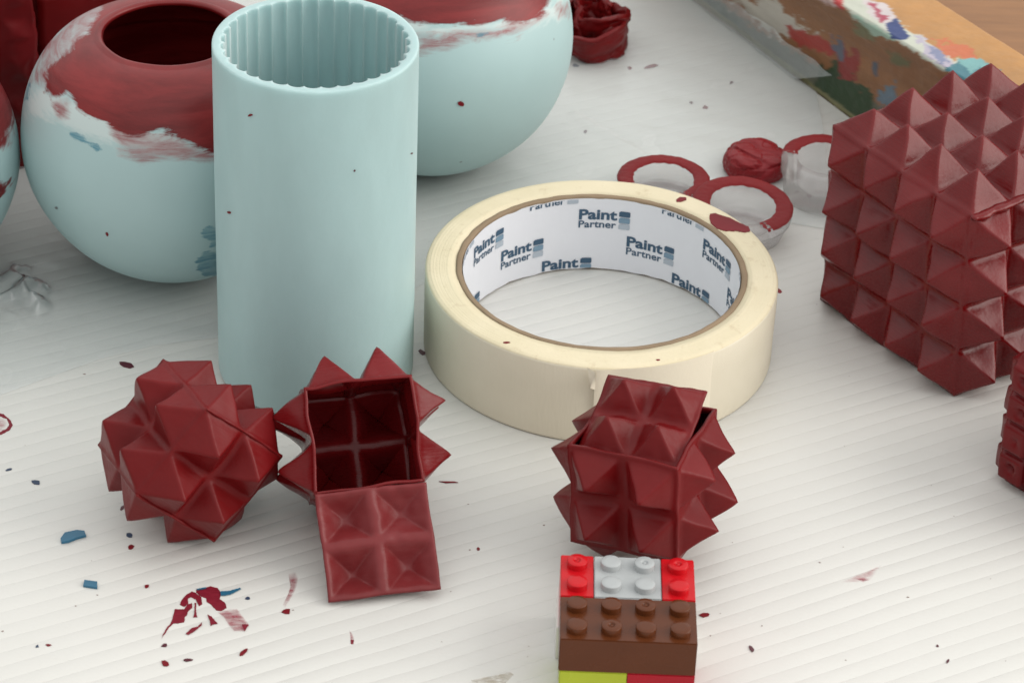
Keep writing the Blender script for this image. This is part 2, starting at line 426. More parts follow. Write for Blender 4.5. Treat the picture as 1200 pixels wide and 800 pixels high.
# ------------------------------------------------------------------ round pots
def pot(center, R, label, polys, rim_r=17.9, rim_z=None):
    rim_z = rim_z or R*.97+31.4
    prof = [(0.01, 0.0), (6, 0.0), (11, .25)]
    # outer: sphere flattened at the top towards the rim
    zc = R*.97
    ths = np.linspace(-1.25, 1.06, 150); outer = []
    for th in ths:
        r = R*math.cos(th); z = zc+R*math.sin(th)
        if th > .5: z -= (zc+R*math.sin(1.06)-rim_z+.6)*((th-.5)/.56)**2
        if z > .4: outer.append((r, z))
    prof += outer
    lip = outer[-1]
    prof += [(lip[0]-.9, lip[1]+.55), (lip[0]-1.9, lip[1]+.35), (lip[0]-2.5, lip[1]-.6)]
    Ri = R-3.6
    for th in np.linspace(1.0, -1.3, 50):
        prof.append((max(Ri*math.cos(th), .5), zc+Ri*math.sin(th)*.98-(1.2 if th > .5 else 0)))
    prof.append((.01, zc-Ri*.97))
    def wob(r, z, a, j): 
        w = .35*nz((math.cos(a)*2, math.sin(a)*2, z/18), 1, 4); return r+w*min(1, r/15), z+(.35*nz((math.cos(a)*1.6, math.sin(a)*1.6, 3), 1, 7) if z > rim_z-6 else 0)
    V, Fs = lathe(prof, 300, wob)
    o = mesh_obj('round_pot', V, Fs, M_POT); o.location = (center[0]*MM, center[1]*MM, .6*MM)
    W = np.array(V)+np.array([center[0], center[1], .6]); px = proj(W)
    k = len(prof); jj = np.tile(np.arange(k), 300)
    inside = jj >= 3+len(outer)+1
    # only the side towards the viewer carries the surveyed outlines; round the back the red coat just follows the rim
    cx = proj((center[0], center[1], zc))[0]
    front = (W-np.array([center[0], center[1], zc]))@(CP-np.array([center[0], center[1], zc])) > -.25*R*np.linalg.norm(CP-np.array([center[0], center[1], zc]))
    for name in ('paint', 'thin', 'pale', 'blue'):
        d = np.full(len(W), -60.)
        for poly in polys.get(name, []): d = np.maximum(d, sdf_poly(px, poly))
        d = np.clip(d, -60, 60)
        back = np.clip((W[:, 2]-(zc+14))*4.2, -60, 60) if name == 'paint' else np.full(len(W), -60.)
        d = np.where(front, d, back)
        if name == 'paint': d = np.where(inside, 60, d)
        elif name != 'paint': d = np.where(inside, -60, d)
        set_attr(o, name, d)
    return tag(o, label, 'pot')
pot((-96.75, 740.14), 41.64, 'round turquoise pot left of the ribbed tube, red paint around its open mouth',
    dict(paint=[[(52, 108), (55, 82), (75, 62), (100, 38), (118, 12), (150, -60), (300, -60), (300, 182), (250, 179), (228, 172), (208, 160), (190, 153), (172, 158), (150, 160), (138, 152), (128, 145), (104, 136), (92, 130), (84, 116), (78, 110), (62, 113)]],
         thin=[[(36, 96), (50, 56), (90, 4), (140, -6), (130, 30), (95, 70), (62, 108)], [(128, 142), (150, 150), (215, 168), (255, 180), (255, 186), (205, 184), (165, 190), (140, 176)], [(66, 122), (80, 118), (78, 136), (68, 138)]],
         pale=[[(30, 134), (40, 104), (52, 100), (60, 112), (90, 118), (110, 128), (200, 160), (235, 178), (200, 182), (140, 176), (100, 158), (70, 146), (46, 132)]],
         blue=[[(78, 151), (92, 156), (112, 168), (128, 176), (116, 178), (96, 168), (82, 160)], [(235, 264), (244, 262), (262, 268), (262, 290), (248, 290), (236, 276)], [(231, 304), (240, 295), (262, 292), (262, 324), (240, 324), (230, 314)], [(30, 100), (36, 96), (33, 118), (28, 118)]]))
pot((-27.26, 804.11), 41.68, 'round turquoise pot behind the ribbed tube, near the crumpled red wad',
    dict(paint=[[(380, -60), (380, 40), (470, 20), (486, 26), (520, 31), (560, 29), (592, 23), (618, 26), (636, 14), (645, -2), (650, -60)]],
         thin=[[(490, 42), (506, 40), (512, 46), (530, 40), (548, 38), (580, 37), (604, 30), (640, 18), (600, 40), (550, 46), (520, 56), (490, 62)], [(654, 8), (664, 8), (664, 18), (656, 16)]],
         pale=[[(470, 22), (520, 32), (590, 26), (640, 8), (660, 0), (660, 20), (610, 34), (540, 38), (500, 40), (470, 36)]],
         blue=[[(558, 40), (572, 37), (572, 40), (560, 44)]]))
pot((-176.75, 726.01), 39.29, 'round turquoise pot cut off by the left edge of the photo, dark red top',
    dict(paint=[[(-300, -100), (20, 60), (16, 135), (9, 160), (0, 176), (-60, 190), (-200, 180)], [(-4, 216), (6, 214), (8, 226), (-4, 238)], [(10, 212), (14, 210), (13, 220), (10, 219)]], thin=[[(8, 120), (18, 138), (10, 166), (0, 174)]], pale=[], blue=[]), )

# ------------------------------------------------------------------ ribbed tube
def tube():
    R, H, n, ribs = 26.25, 98.37, 35*20, 35
    prof = [(.01, 0), (R-1, 0), (R-.2, .35), (R, 1.2), (R, 20), (R, 50), (R, 80), (R, H-2.2), (R, H-.8), (R-.04, H-.45), (R-.18, H-.14), (R-.42, H-.02), (R-.8, H), (R-1.2, H), (R-1.6, H)]
    inner0 = len(prof)
    prof += [(23.95, H), (23.72, H-.1), (23.65, H-.35), (23.65, H-.9), (23.65, H-4), (23.65, 60), (23.65, 30), (23.65, 5), (22, 4.2), (.01, 4.2)]
    def fn(r, z, a, j):
        if inner0 <= j < len(prof)-2:
            c = abs(math.sin(ribs*a/2)); cusp = (1-c**.5)
            r = r+.35-1.1*cusp*(1 if j > inner0 else .9)
        elif j > 2 and z > 2:
            r += .12*nz((math.cos(a)*1.5, math.sin(a)*1.5, z/40), 1, 3)
        z2 = z+(.22*nz((math.cos(a)*2.2, math.sin(a)*2.2, 0), 1, 5) if z > H-3 else 0)
        return r, z2
    V, Fs = lathe(prof, n, fn)
    o = mesh_obj('ribbed_tube', V, Fs, M_SIL); o.location = (-52.79*MM, 687.87*MM, .9*MM)
    return tag(o, 'tall turquoise silicone tube with a ribbed inside standing between pots and tape roll', 'tube')
tube()

# ------------------------------------------------------------------ masking tape roll
def tape():
    cx, cy, H, RO, RC, RI = 23.53, 704.88, 23.95, 47.9, 39.55, 37.7
    root = empty('masking_tape_roll', (cx, cy, .1))
    t = NT('cream_masking_tape'); v = t.coords()
    sp = t.add('ShaderNodeSeparateXYZ'); t.link(v, sp.inputs[0])
    rad = t.math('SQRT', t.math('ADD', t.math('MULTIPLY', sp.outputs[0], sp.outputs[0]), t.math('MULTIPLY', sp.outputs[1], sp.outputs[1])))
    rn = t.add('ShaderNodeTexNoise', noise_dimensions='1D'); rn.inputs['Scale'].default_value = 1500; rn.inputs['Detail'].default_value = 3
    t.link(rad, rn.inputs['W'])
    top = t.math('GREATER_THAN', sp.outputs[2], .0236)
    crepe = t.noise(t.coords(scale=(1, 1, .18)), 1100, 3)
    c = t.ramp(t.noise(v, 70, 5), [(.3, (.66, .58, .40)), (.7, (.72, .635, .455))])
    side = t.ramp(t.noise(v, 50, 5), [(.3, (.71, .65, .51)), (.7, (.75, .69, .555))])
    c = t.mix(top, side, c)
    dirt = t.noise(v, 210, 6, .7)
    c = t.mix(t.math('MULTIPLY', top, t.ramp(dirt, [(.57, (0,)*3), (.72, (.38,)*3)])), c, (.40, .28, .15))
    t.set(Base_Color=c, Roughness=.55)
    hh = t.math('ADD', t.math('MULTIPLY', t.math('MULTIPLY', rn.outputs['Fac'], top), .8), t.math('MULTIPLY', crepe, .6))
    t.bump(hh, .42, .0004)
    prof = [(RC, .2), (RO-.5, .0), (RO-.1, .3), (RO, .9), (RO, 8), (RO, 16), (RO, H-.9), (RO-.15, H-.35), (RO-.6, H-.02), (46, H+.08), (44, H), (42, H+.06), (RC, H)]
    def fn(r, z, a, j):
        return r+.18*nz((math.cos(a)*2, math.sin(a)*2, z/12), 1, 2)*(r > RC+.5), z+(.16*nz((math.cos(a)*3, math.sin(a)*3, r/4), 1, 6) if z > 20 else 0)
    V, Fs = lathe(prof, 360, fn, close=True)
    body = mesh_obj('tape_winding', V, Fs, t.m, root)
    # loose end: last turn of tape, lifted into a small dog-ear
    s_ = NT('pale_tape_end'); s_.set(Base_Color=(.80, .73, .585), Roughness=.5); vv = s_.coords(); s_.bump(s_.noise(vv, 900, 3), .2, .0003)
    V = []; Fs = []; a0 = math.radians(268); n = 60
    for i in range(n+1):
        a = a0+math.radians(40)*i/n; lift = .25+1.6*math.exp(-(i/7.)**2)
        for j in range(9):
            z = .4+(H-.3)*j/8; lf = max(lift*(.35+.65*(j/8)**2)*(1-i/n)**.7, .02)-(.12 if i == n else 0)
            V.append(((RO+lf)*math.cos(a), (RO+lf)*math.sin(a), z+(.5*math.exp(-(i/5)**2) if j == 8 else 0)))
    for i in range(n):
        for j in range(8): q = i*9+j; Fs.append((q, q+9, q+10, q+1))
    k0 = len(V)
    for (r, da, z) in ((RO+2.1, 0, H+.2), (RO+.2, -2.6, H+.15), (RO+2.6, -1.2, H-4.6), (RO+1.2, .3, H-6)):
        a = a0+math.radians(da); V.append((r*math.cos(a), r*math.sin(a), z))
    Fs += [(k0, k0+1, k0+2), (k0, k0+2, k0+3)]
    e = mesh_obj('loose_end', V, Fs, s_.m, root)
    # cardboard core and its white printed lining
    cb = plain('brown_cardboard', (.26, .19, .125), .8, .2, .12, .4, 900)
    prof = [(RI+.25, .2), (RC-.02, .2), (RC-.02, H+.1), (RC-.4, H+.22), (RI+.5, H+.22), (RI+.25, H+.0)]
    V, Fs = lathe(prof, 300, lambda r, z, a, j: (r+(.18*nz((math.cos(a)*9, math.sin(a)*9, 0), 1, 3)), z+(.14*nz((math.cos(a)*12, math.sin(a)*12, r), 1, 5) if z > 20 else 0)), close=True)
    core = mesh_obj('cardboard_core', V, Fs, cb, root)
    pp = plain('white_lining_paper', (.74, .75, .79), .38, .5, .02, .12, 500)
    n = 360; V = []; Fs = []
    for i in range(n):
        a = 2*math.pi*i/n
        zb = .5+.35*nz((math.cos(a)*9, math.sin(a)*9, 1), 1, 3); zt = H-.25-.55*max(0, nz((math.cos(a)*8, math.sin(a)*8, 2), 1, 9)-.1)
        for j in range(7):
            z = zb+(zt-zb)*j/6; V.append(((RI+.06*nz((math.cos(a)*5, math.sin(a)*5, z/6), 1, 2))*math.cos(a), (RI+.06*nz((math.cos(a)*5, math.sin(a)*5, z/6), 1, 2))*math.sin(a), z))
    for i in range(n):
        for j in range(6): q = i*7+j; q2 = ((i+1) % n)*7+j; Fs.append((q, q+1, q2+1, q2))
    lin = mesh_obj('lining', V, Fs, pp, core)
    # printed words and swatches, bent on to the lining
    inks = [plain('navy_ink', (.035, .085, .145), .5), plain('blue_grey_ink', (.17, .27, .36), .5), plain('pale_grey_ink', (.40, .45, .51), .5)]
    def text_tris(body, size, w, bold):
        cu = bpy.data.curves.new('txt', 'FONT'); cu.body = body; cu.size = 1; cu.offset = bold; cu.resolution_u = 3
        ob = bpy.data.objects.new('txt', cu); COL.objects.link(ob)
        bpy.context.view_layer.update(); me = ob.to_mesh(); bm = bmesh.new(); bm.from_mesh(me); ob.to_mesh_clear()
        bmesh.ops.triangulate(bm, faces=bm.faces[:])
        P = np.array([v.co[:] for v in bm.verts]); T = [[v.index for v in f.verts] for f in bm.faces]; bm.free()
        COL.objects.unlink(ob); bpy.data.objects.remove(ob); bpy.data.curves.remove(cu)
        P[:, 0] -= P[:, 0].min(); P[:, 0] *= w/P[:, 0].max()
        cap = P[[i for i in range(len(P)) if P[i, 0] < w*.12], 1].max(); P[:, 1] *= size/cap
        return P[:, :2], T
    pa, pt = text_tris('Paint', 3.25, 10.9, .034), None
    pr_ = text_tris('Partner', 2.3, 10.7, .018)
    logo = [(pa[0]+np.array([0, -3.1]), pa[1], 0), (pr_[0]+np.array([0, -5.85]), pr_[1], 0)]
    def rrect(x0, y0, x1, y1): 
        c = .35; return np.array([(x0, y0), (x1-c*.4, y0), (x1, y0+c), (x1, y1-c*.5), (x1-c, y1), (x0+c*1.4, y1), (x0, y1-c*1.2)]), [[0, i, i+1] for i in range(1, 6)]
    for k, y in enumerate((-.0, -2.05, -4.1)):
        P, T = rrect(11.4, y-1.8, 14.6, y); logo.append((P, T, k))
    bm = bmesh.new(); lay = {}
    for z0, th0 in ((4.1, 115), (12.1, 137), (20.1, 158.3), (28.1, 122), (-3.6, 93.5)):
        for r in range(-3, 4):
            th = th0+59*r
            if not (-35 < th < 215): continue
            for P, T, mi in logo:
                vs = []
                for x, y in P:
                    a = math.radians(th)-x/RI; vs.append(bm.verts.new(((RI-.14)*math.cos(a), (RI-.14)*math.sin(a), z0+y)))
                for tri in T:
                    try: f = bm.faces.new([vs[i] for i in tri]); f.material_index = mi
                    except ValueError: pass
    for zc_, up in ((.75, False), (H-.55, True)):
        bmesh.ops.bisect_plane(bm, geom=bm.verts[:]+bm.edges[:]+bm.faces[:], plane_co=(0, 0, zc_), plane_no=(0, 0, 1 if up else -1), clear_outer=True)
    for v_ in bm.verts: v_.co *= MM
    me = bpy.data.meshes.new('lettering'); bm.to_mesh(me); bm.free()
    for i_ in inks: me.materials.append(i_)
    le = bpy.data.objects.new('lettering', me); COL.objects.link(le); le.parent = core
    tag(root, 'cream masking tape roll lying flat, white lining printed in blue', 'tape')
tape()

# ------------------------------------------------------------------ spiky boxes of moulded sheet
def cell_height(u, v, h, margin, soft):
    a = (abs(u)**18+abs(v)**18)**(1/18)
    a = math.sqrt(a*a+soft*soft) if soft else a
    t = (1-margin-a)/(1-margin); k = .035
    t = .5*(t+math.sqrt(t*t+k*k))-.004
    return h*max(t, 0)
def sheet_faces(s, h, n, N, faces, margin=.05, soft=.035, wob=.35, seed=0, hs=None, hfun=None, bow=0, hvar=.12):
    V = []; T = []
    axes = {'x': ((-1, 0, 0), (0, -1, 0)), 'X': ((1, 0, 0), (0, 1, 0)), 'y': ((0, -1, 0), (1, 0, 0)), 'Y': ((0, 1, 0), (-1, 0, 0)), 'z': ((0, 0, -1), (1, 0, 0)), 'Z': ((0, 0, 1), (1, 0, 0))}
    for f in faces:
        nn, a = map(np.array, axes[f]); b = np.cross(nn, a); K = n*N; base = len(V); hh = (hs or {}).get(f, h)
        for i in range(K+1):
            for j in range(K+1):
                x, y = i/K-.5, j/K-.5
                ci, cj = min(int(i//N), n-1), min(int(j//N), n-1)
                u, v = (i-ci*N)/N*2-1, (j-cj*N)/N*2-1
                if hfun: ht = hfun(u, v, f, ci, cj)
                else: ht = cell_height(u, v, hh*(1+hvar*nz((ci*3.7+seed, cj*5.1, ord(f)), 1.3, seed)), margin, soft)
                edge = 1-max(abs(x), abs(y))*2
                V.append(np.array(nn)*(s/2+ht+bow*min(edge, .5))+a*x*s+b*y*s)
        for i in range(K):
            for j in range(K):
                q = base+i*(K+1)+j; c00, c10, c11, c01 = q, q+K+1, q+K+2, q+1
                u = ((i % N)+.5)/N-.5; v = ((j % N)+.5)/N-.5
                if u*v > 0: T += [(c00, c10, c11), (c00, c11, c01)]
                else: T += [(c00, c10, c01), (c10, c11, c01)]
    V = np.array(V)
    if wob:
        W = np.array([[nz(p, 11, seed+1), nz(p, 11, seed+2), nz(p, 11, seed+3)] for p in V])
        W2 = np.array([[nz(p, 4, seed+4), nz(p, 4, seed+5), nz(p, 4, seed+6)] for p in V])
        V = V+W*wob*2+W2*wob*.35
    return V, T
def weld(o, dist=.00008):
    bm = bmesh.new(); bm.from_mesh(o.data); bmesh.ops.remove_doubles(bm, verts=bm.verts[:], dist=dist); bmesh.ops.recalc_face_normals(bm, faces=bm.faces[:]) if False else None
    bm.to_mesh(o.data); bm.free(); o.data.polygons.foreach_set('use_smooth', [True]*len(o.data.polygons)); return o
def solid(o, t, off=-1):
    md = o.modifiers.new('thickness', 'SOLIDIFY'); md.thickness = t*MM; md.offset = off; md.use_even_offset = False; return o

# closed spiky cube, left
xb = [1.2007, .8801, -.2337, -78.9745, 618.6547, 20.4009]
V, T = sheet_faces(27.33, 7.9, 2, 22, 'xXyYzZ', seed=1, wob=.3, margin=.09, soft=.02)
root = o = empty('spiky_cube', xb[3:], rv(xb[:3])); weld(mesh_obj('body', V, T, M_RED, root))
def seam(p, q, r0, seed):
    p, q = np.array(p, float), np.array(q, float); d = q-p; L = np.linalg.norm(d); d /= L
    e1 = np.cross(d, [.3, .5, .8]); e1 /= np.linalg.norm(e1); e2 = np.cross(d, e1); V = []; T = []; n = 70
    for i in range(n+1):
        x = p+d*L*i/n; w = np.array([nz(x, 11, 2), nz(x, 11, 3), nz(x, 11, 4)])*.6
        for j in range(8):
            a = 2*math.pi*j/8; rr = max(r0*(1+.55*nz((i*.12, seed, 0), 1, 5)), .1) if 0 < i < n else .03
            V.append(x+w+(e1*math.cos(a)+e2*math.sin(a))*rr)
    for i in range(n):
        for j in range(8): T.append((i*8+j, (i+1)*8+j, (i+1)*8+(j+1) % 8, i*8+(j+1) % 8))
    return V, T
hs_ = 27.33/2
for k, (p, q) in enumerate((((-hs_, hs_, hs_), (hs_, hs_, hs_)), ((-hs_, -hs_, hs_), (hs_, -hs_, hs_)))):
    V, T = seam(p, q, .40, k); mesh_obj('seam', V, T, M_RED, root)
tag(o, 'closed dark red spiky cube tilted on its points, left of the open box', 'spiky cube')

# open spiky box with its flap down
xo = [.8356, .0507, .2048, -37.118, 625.4203, 20.8101]; so, ho = 27.15, 8.0
Mo = rv(xo[:3]); root = empty('spiky_box', xo[3:], Mo)
V, T = sheet_faces(so, ho+.3, 2, 22, 'xXyYz', seed=5, wob=.5, margin=.13, soft=.03)
solid(weld(mesh_obj('body', V, T, M_REDB, root)), .75)
def flap_sheet(side, h, N=20, seed=3, inv=False, margin=.09, bend=0.0, soft=.10):
    n = 2; K = n*N; V = []; T = []
    for i in range(K+1):
        for j in range(K+1):
            x, y = (i/K-.5)*side, (j/K)*side
            ci, cj = min(i//N, 1), min(j//N, 1); u, v = (i-ci*N)/N*2-1, (j-cj*N)/N*2-1
            hh = h*(1+.18*nz((ci*3.3, cj*4.7, seed), 1, 2))
            z = -cell_height(u, v, hh, margin, soft) if inv else cell_height(u, v, hh, margin, soft)
            z += .75*nz((x, y, 0), 8, seed)+.38*nz((x, y, 0), 2.8, seed+4)-bend*(y/side)**2
            xx = x+.5*nz((0, y, 5), 12, seed); yy = y+.45*nz((x, 0, 9), 12, seed)
            V.append((xx, yy, z))
    for i in range(K):
        for j in range(K):
            q = i*(K+1)+j; c00, c10, c11, c01 = q, q+K+1, q+K+2, q+1
            u = ((i % N)+.5)/N-.5; v = ((j % N)+.5)/N-.5
            T += [(c00, c10, c11), (c00, c11, c01)] if u*v > 0 else [(c00, c10, c01), (c10, c11, c01)]
    return V, T
# hinge line and the far edge resting on the board
hA, hB = [Mo@np.array([a*so/2, -so/2, so/2])+np.array(xo[3:]) for a in (-1, 1)]
eA, eB = unp([(382, 706), (517, 690)], 1.2)
X_ = (hB-hA)/np.linalg.norm(hB-hA); Y_ = ((eA+eB)-(hA+hB))/2; Ly = np.linalg.norm(Y_); Y_ = Y_-X_*(Y_@X_); Y_ /= np.linalg.norm(Y_); Z_ = np.cross(X_, Y_)
if Z_[2] < 0: Z_ = -Z_; X_ = -X_
V, T = flap_sheet(27.6, 6.6, inv=True, bend=-.6, margin=.08, soft=.24)
V = np.array(V); sh = (((eA+eB)-(hA+hB))/2@((hB-hA)/np.linalg.norm(hB-hA)))
Vw = np.array([(hA+hB)/2+X_*p[0]+Y_*p[1]*(Ly/27.6)+((hB-hA)/np.linalg.norm(hB-hA))*sh*.6*p[1]/27.6+Z_*(p[2]+.2) for p in V])
Vl = (Vw-np.array(xo[3:]))@Mo
o = mesh_obj('flap', Vl, T, red_mat('dusty_red_latex', (.165, .016, .018), .40, (60, 300, 60), .34), root); solid(o, .7, 0)
o['label'] = 'square flap folded down, hollow side up'
tag(root, 'open dark red spiky box with its flap folded down on the board', 'spiky box')

# middle spiky box with its lid resting in the opening
xm = [-.0361, -.0753, -.381, 33.9319, 613.6131, 22.2538]
Mm = rv(xm[:3]); root = empty('spiky_box', xm[3:], Mm)
V, T = sheet_faces(28.1, 8.1, 2, 22, 'xXyYz', seed=9, wob=.38, margin=.17, soft=.02)
solid(weld(mesh_obj('body', V, T, M_RED, root)), .8)
V, T = flap_sheet(25.8, 7.0, seed=8, margin=.14, soft=.03)
V = np.array(V)-np.array([0, 12.9, 0]); xl = [.1303, -.0973, -.3176, 32.2367, 613.8703, 38.7887]
V = V@rv([.10, 0, 0]).T; V[:, 2] -= 1.55; V[:, 1] += .6
Vl = ((V@rv(xl[:3]).T+np.array(xl[3:])+np.array([.15, .5, 0]))-np.array(xm[3:]))@Mm
solid(mesh_obj('lid', Vl, T, M_RED, root), .9)
tag(root, 'dark red spiky box with half closed lid, between the toy bricks and the tape', 'spiky box')

# large spiky box at the right
xg = [.0192, -.0204, -.955, 125.5452, 724.6944, 29.3651]
M_BIG = red_mat('brushed_red_latex', (.135, .0022, .0032), .27, (14, 420, 420), .38)
V, T = sheet_faces(56.76, 8.4, 4, 20, 'xXyYzZ', seed=4, wob=.42, margin=.07, soft=.015, hs={'y': 7.2, 'z': 0}, hvar=.26)
root = o = empty('spiky_box', xg[3:], rv(xg[:3])); weld(mesh_obj('body', V, T, M_BIG, root))
V = []; T = []; sg = 56.76/2
for i in range(121):
    y = -sg+56.76*i/120
    for j in range(12):
        a = 2*math.pi*j/12; r_ = 1.15+.35*nz((y, 0, 0), 3, 2)+.15*nz((y, j, 0), 1.3, 5)
        if i in (0, 120): r_ = .05
        V.append((sg+.1+r_*math.cos(a)*1.25+.5*nz((y, 3, 0), 5, 8), y, sg-.35+r_*math.sin(a)*.75+.4*nz((y, 9, 0), 6, 9)))
for i in range(120):
    for j in range(12): T.append((i*12+j, i*12+(j+1) % 12, (i+1)*12+(j+1) % 12, (i+1)*12+j))
mesh_obj('lid_seam', V, T, M_BIG, root)
tag(o, 'large dark red spiky box standing at the right, below the wooden beam', 'spiky box')

# box of rounded blocks at the right edge
def block_h(u, v, f, ci, cj):
    a = (abs(u)**7+abs(v)**7)**(1/7); t = max(0, min(1, (1-a-.03)/.16)); t = t*t*(3-2*t)
    du, dv = u-.15*math.sin(ci*3+cj), v-.1*math.cos(ci+cj*2); r = math.hypot(du, dv)
    dent = .9*math.exp(-(r/.24)**2)*(1 if (ci*3+cj*5+ord(f)) % 3 else .35)
    return 2.3*t-dent*t*2.0
V, T = sheet_faces(36, 0, 4, 16, 'xXyYzZ', seed=6, wob=.3, hfun=block_h)
o = weld(mesh_obj('block_cube', V, T, M_REDD))
g0, g1 = unp([(1168, 564), (1200, 584)], 0); dx = (g1-g0)/np.linalg.norm(g1-g0); dn = np.array([-dx[1], dx[0], 0])  # dn points away from the viewer
if dn[1] < 0: dn = -dn
ctr = g0+dx*17.6+dn*19.2+np.array([0, 0, 19.8])
place(o, ctr, np.stack([dx, np.cross([0, 0, 1], dx), [0, 0, 1]], 1))
tag(o, 'dark red cube of small rounded blocks with holes, cut by the right edge', 'block cube')

# plain red box at the back left
def back_box():
    root = empty('red_box', (-145.5, 803, 0), [[math.cos(.32), -math.sin(.32), 0], [math.sin(.32), math.cos(.32), 0], [0, 0, 1]])
    def crumple_box(w, d, h, seed, off):
        V = []; Fs = []; N = 26
        bm = bmesh.new(); bmesh.ops.create_cube(bm, size=1)
        bmesh.ops.bevel(bm, geom=bm.edges[:], offset=.03, segments=2, affect='EDGES')
        bmesh.ops.subdivide_edges(bm, edges=bm.edges[:], cuts=20, use_grid_fill=True)
        for v in bm.verts:
            p = np.array(v.co[:])*np.array([w, d, h]); 
            p = p+np.array([nz(p, 14, seed), nz(p, 14, seed+1), nz(p, 14, seed+2)])*1.1+np.array([nz(p, 4, seed+3), nz(p, 4, seed+4), nz(p, 4, seed+5)])*.35
            v.co = (p+np.array(off))*MM
        return bm
    bm = crumple_box(58, 46, 50, 3, (29, 23, 25.2))
    me = bpy.data.meshes.new('body'); bm.to_mesh(me); bm.free(); me.materials.append(M_RED); me.polygons.foreach_set('use_smooth', [True]*len(me.polygons))
    o = bpy.data.objects.new('body', me); COL.objects.link(o); o.parent = root
    bm = crumple_box(60, 48, 5, 8, (29, 23, 51.5))
    me = bpy.data.meshes.new('lid'); bm.to_mesh(me); bm.free(); me.materials.append(M_RED); me.polygons.foreach_set('use_smooth', [True]*len(me.polygons))
    o = bpy.data.objects.new('lid', me); COL.objects.link(o); o.parent = root
    tag(root, 'plain dark red box behind the open turquoise pot, top left', 'box')
    # studded upright box beside it
    bx = [0, 0, .32, -176, 806, 33]
    V, T = sheet_faces(54, 2.2, 5, 10, 'xXyYzZ', seed=12, wob=.9, margin=.3, soft=.3)
    V[:, 2] *= 1.2
    o = weld(mesh_obj('studded_box', V, T, M_REDD)); place(o, bx[3:], rv(bx[:3]))
    tag(o, 'dark red low studded box in the top left corner of the photo', 'box')
back_box()

# crumpled red wad at the back
def wad():
    V = []; Fs = []; n, k = 150, 36
    for i in range(n+1):
        t = i/n; a = t*2*math.pi*2.1; r = 4.0+7.8*t
        for j in range(k+1):
            w = j/k; z = w*(15-5*t)+1.4*math.sin(a*2+w*3); rr = r+2.6*w*math.sin(a*1.3)+1.9*nz((a*1.3, w*3, 0), 1, 5)+.7*nz((a*4, w*9, 0), 1, 8)+2.2*(w-.3)**2
            V.append((rr*math.cos(a), rr*math.sin(a)*1.12, max(z+1.6*nz((a*2, w*4, 2), 1, 6), .4)))
    for i in range(n):
        for j in range(k): q = i*(k+1)+j; Fs.append((q, q+k+1, q+k+2, q+1))
    o = mesh_obj('rubber_wad', V, Fs, M_RED); solid(o, 1.6, 0)
    c = u1(692, 40, 4); o.location = (c[0]*MM, (c[1])*MM, 0)
    tag(o, 'crumpled dark red rubber wad behind the right turquoise pot', 'rubber wad')
wad()

# ------------------------------------------------------------------ clear cups with red rims
def rim_red():
    t = NT('red_painted_rim'); v = t.coords()
    n = t.noise(v, 120, 5, .65); c = t.ramp(t.noise(v, 60, 4), [(.3, (.15, .005, .007)), (.7, (.19, .008, .010))])
    t.set(Base_Color=c, Roughness=.45); t.b.inputs['Specular IOR Level'].default_value = .18; t.bump(n, .3, .0007); return t.m
M_RIM = rim_red()
def cup(c, z0, r, hgt, tilt, label, gap, chips):
    root = empty('clear_cup', (c[0], c[1], z0), rv(tilt))
    ri = r*.635
    prof = [(.01, .3), (r*.80, 0), (r*.84, .4), (r*.93, hgt*.62), (r*.965, hgt*.64), (r*.985, hgt-.8), (r*.965, hgt-.1), (r*.94, hgt), (ri+.5, hgt), (ri, hgt-.5), (ri*.96, hgt*.45), (ri*.93, hgt*.36), (ri*.85, hgt*.30), (.01, hgt*.30)]
    V, Fs = lathe(prof, 120); mesh_obj('cup_body', V, Fs, M_CUP, root)
    # the red coat on the flat rim: open where it has flaked off
    V = []; Fs = []; n = 260; k = 9
    for i in range(n+1):
        a = 2*math.pi*i/n
        out = r*.985+.25*nz((math.cos(a)*7, math.sin(a)*7, z0), 1, 3); inn = ri+.15+.4*nz((math.cos(a)*6, math.sin(a)*6, z0), 1, 8)
        da = abs((math.degrees(a)-gap[0]+180) % 360-180)
        for j in range(k+1):
            rr = inn+(out-inn)*j/k; z = hgt+.25+.25*math.sin(math.pi*j/k)+.12*nz((math.cos(a)*9, math.sin(a)*9, rr), 1, 5)
            if j in (0, k): z = hgt-.05
            V.append((rr*math.cos(a), rr*math.sin(a), z))
    for i in range(n):
        a = math.degrees(2*math.pi*(i+.5)/n); da = abs((a-gap[0]+180) % 360-180)
        for j in range(k):
            lim = gap[1]+9*nz((a/5, j*.9, z0), 1, 4)
            if da < lim: continue
            if da < lim+chips and nz((a/2.2, j*.7, z0+3), 1, 6) > .12: continue
            q = i*(k+1)+j; Fs.append((q, q+k+1, q+k+2, q+1))
    mesh_obj('red_rim', V, Fs, M_RIM, root)
    tag(root, label, 'cup', 'clear plastic cups with red painted rims')
cup(u1(777.5, 212, 7.0)[:2], .8, 14.0, 7.0, (.001, 0, 0), 'clear cup with flaked red rim, leftmost of the three behind the tape roll', (258, 36), 16)
cup(u1(869, 239, 10)[:2], 1.2, 14.9, 9.0, (.06, .05, 0), 'clear red rimmed cup touching the tape roll, in front of the red lump', (263, 34), 6)
cup(u1(967, 189, 13)[:2], .8, 13.6, 13.5, (.02, .03, 0), 'clear deep red rimmed cup partly hidden by the large spiky box', (235, 58), 6)
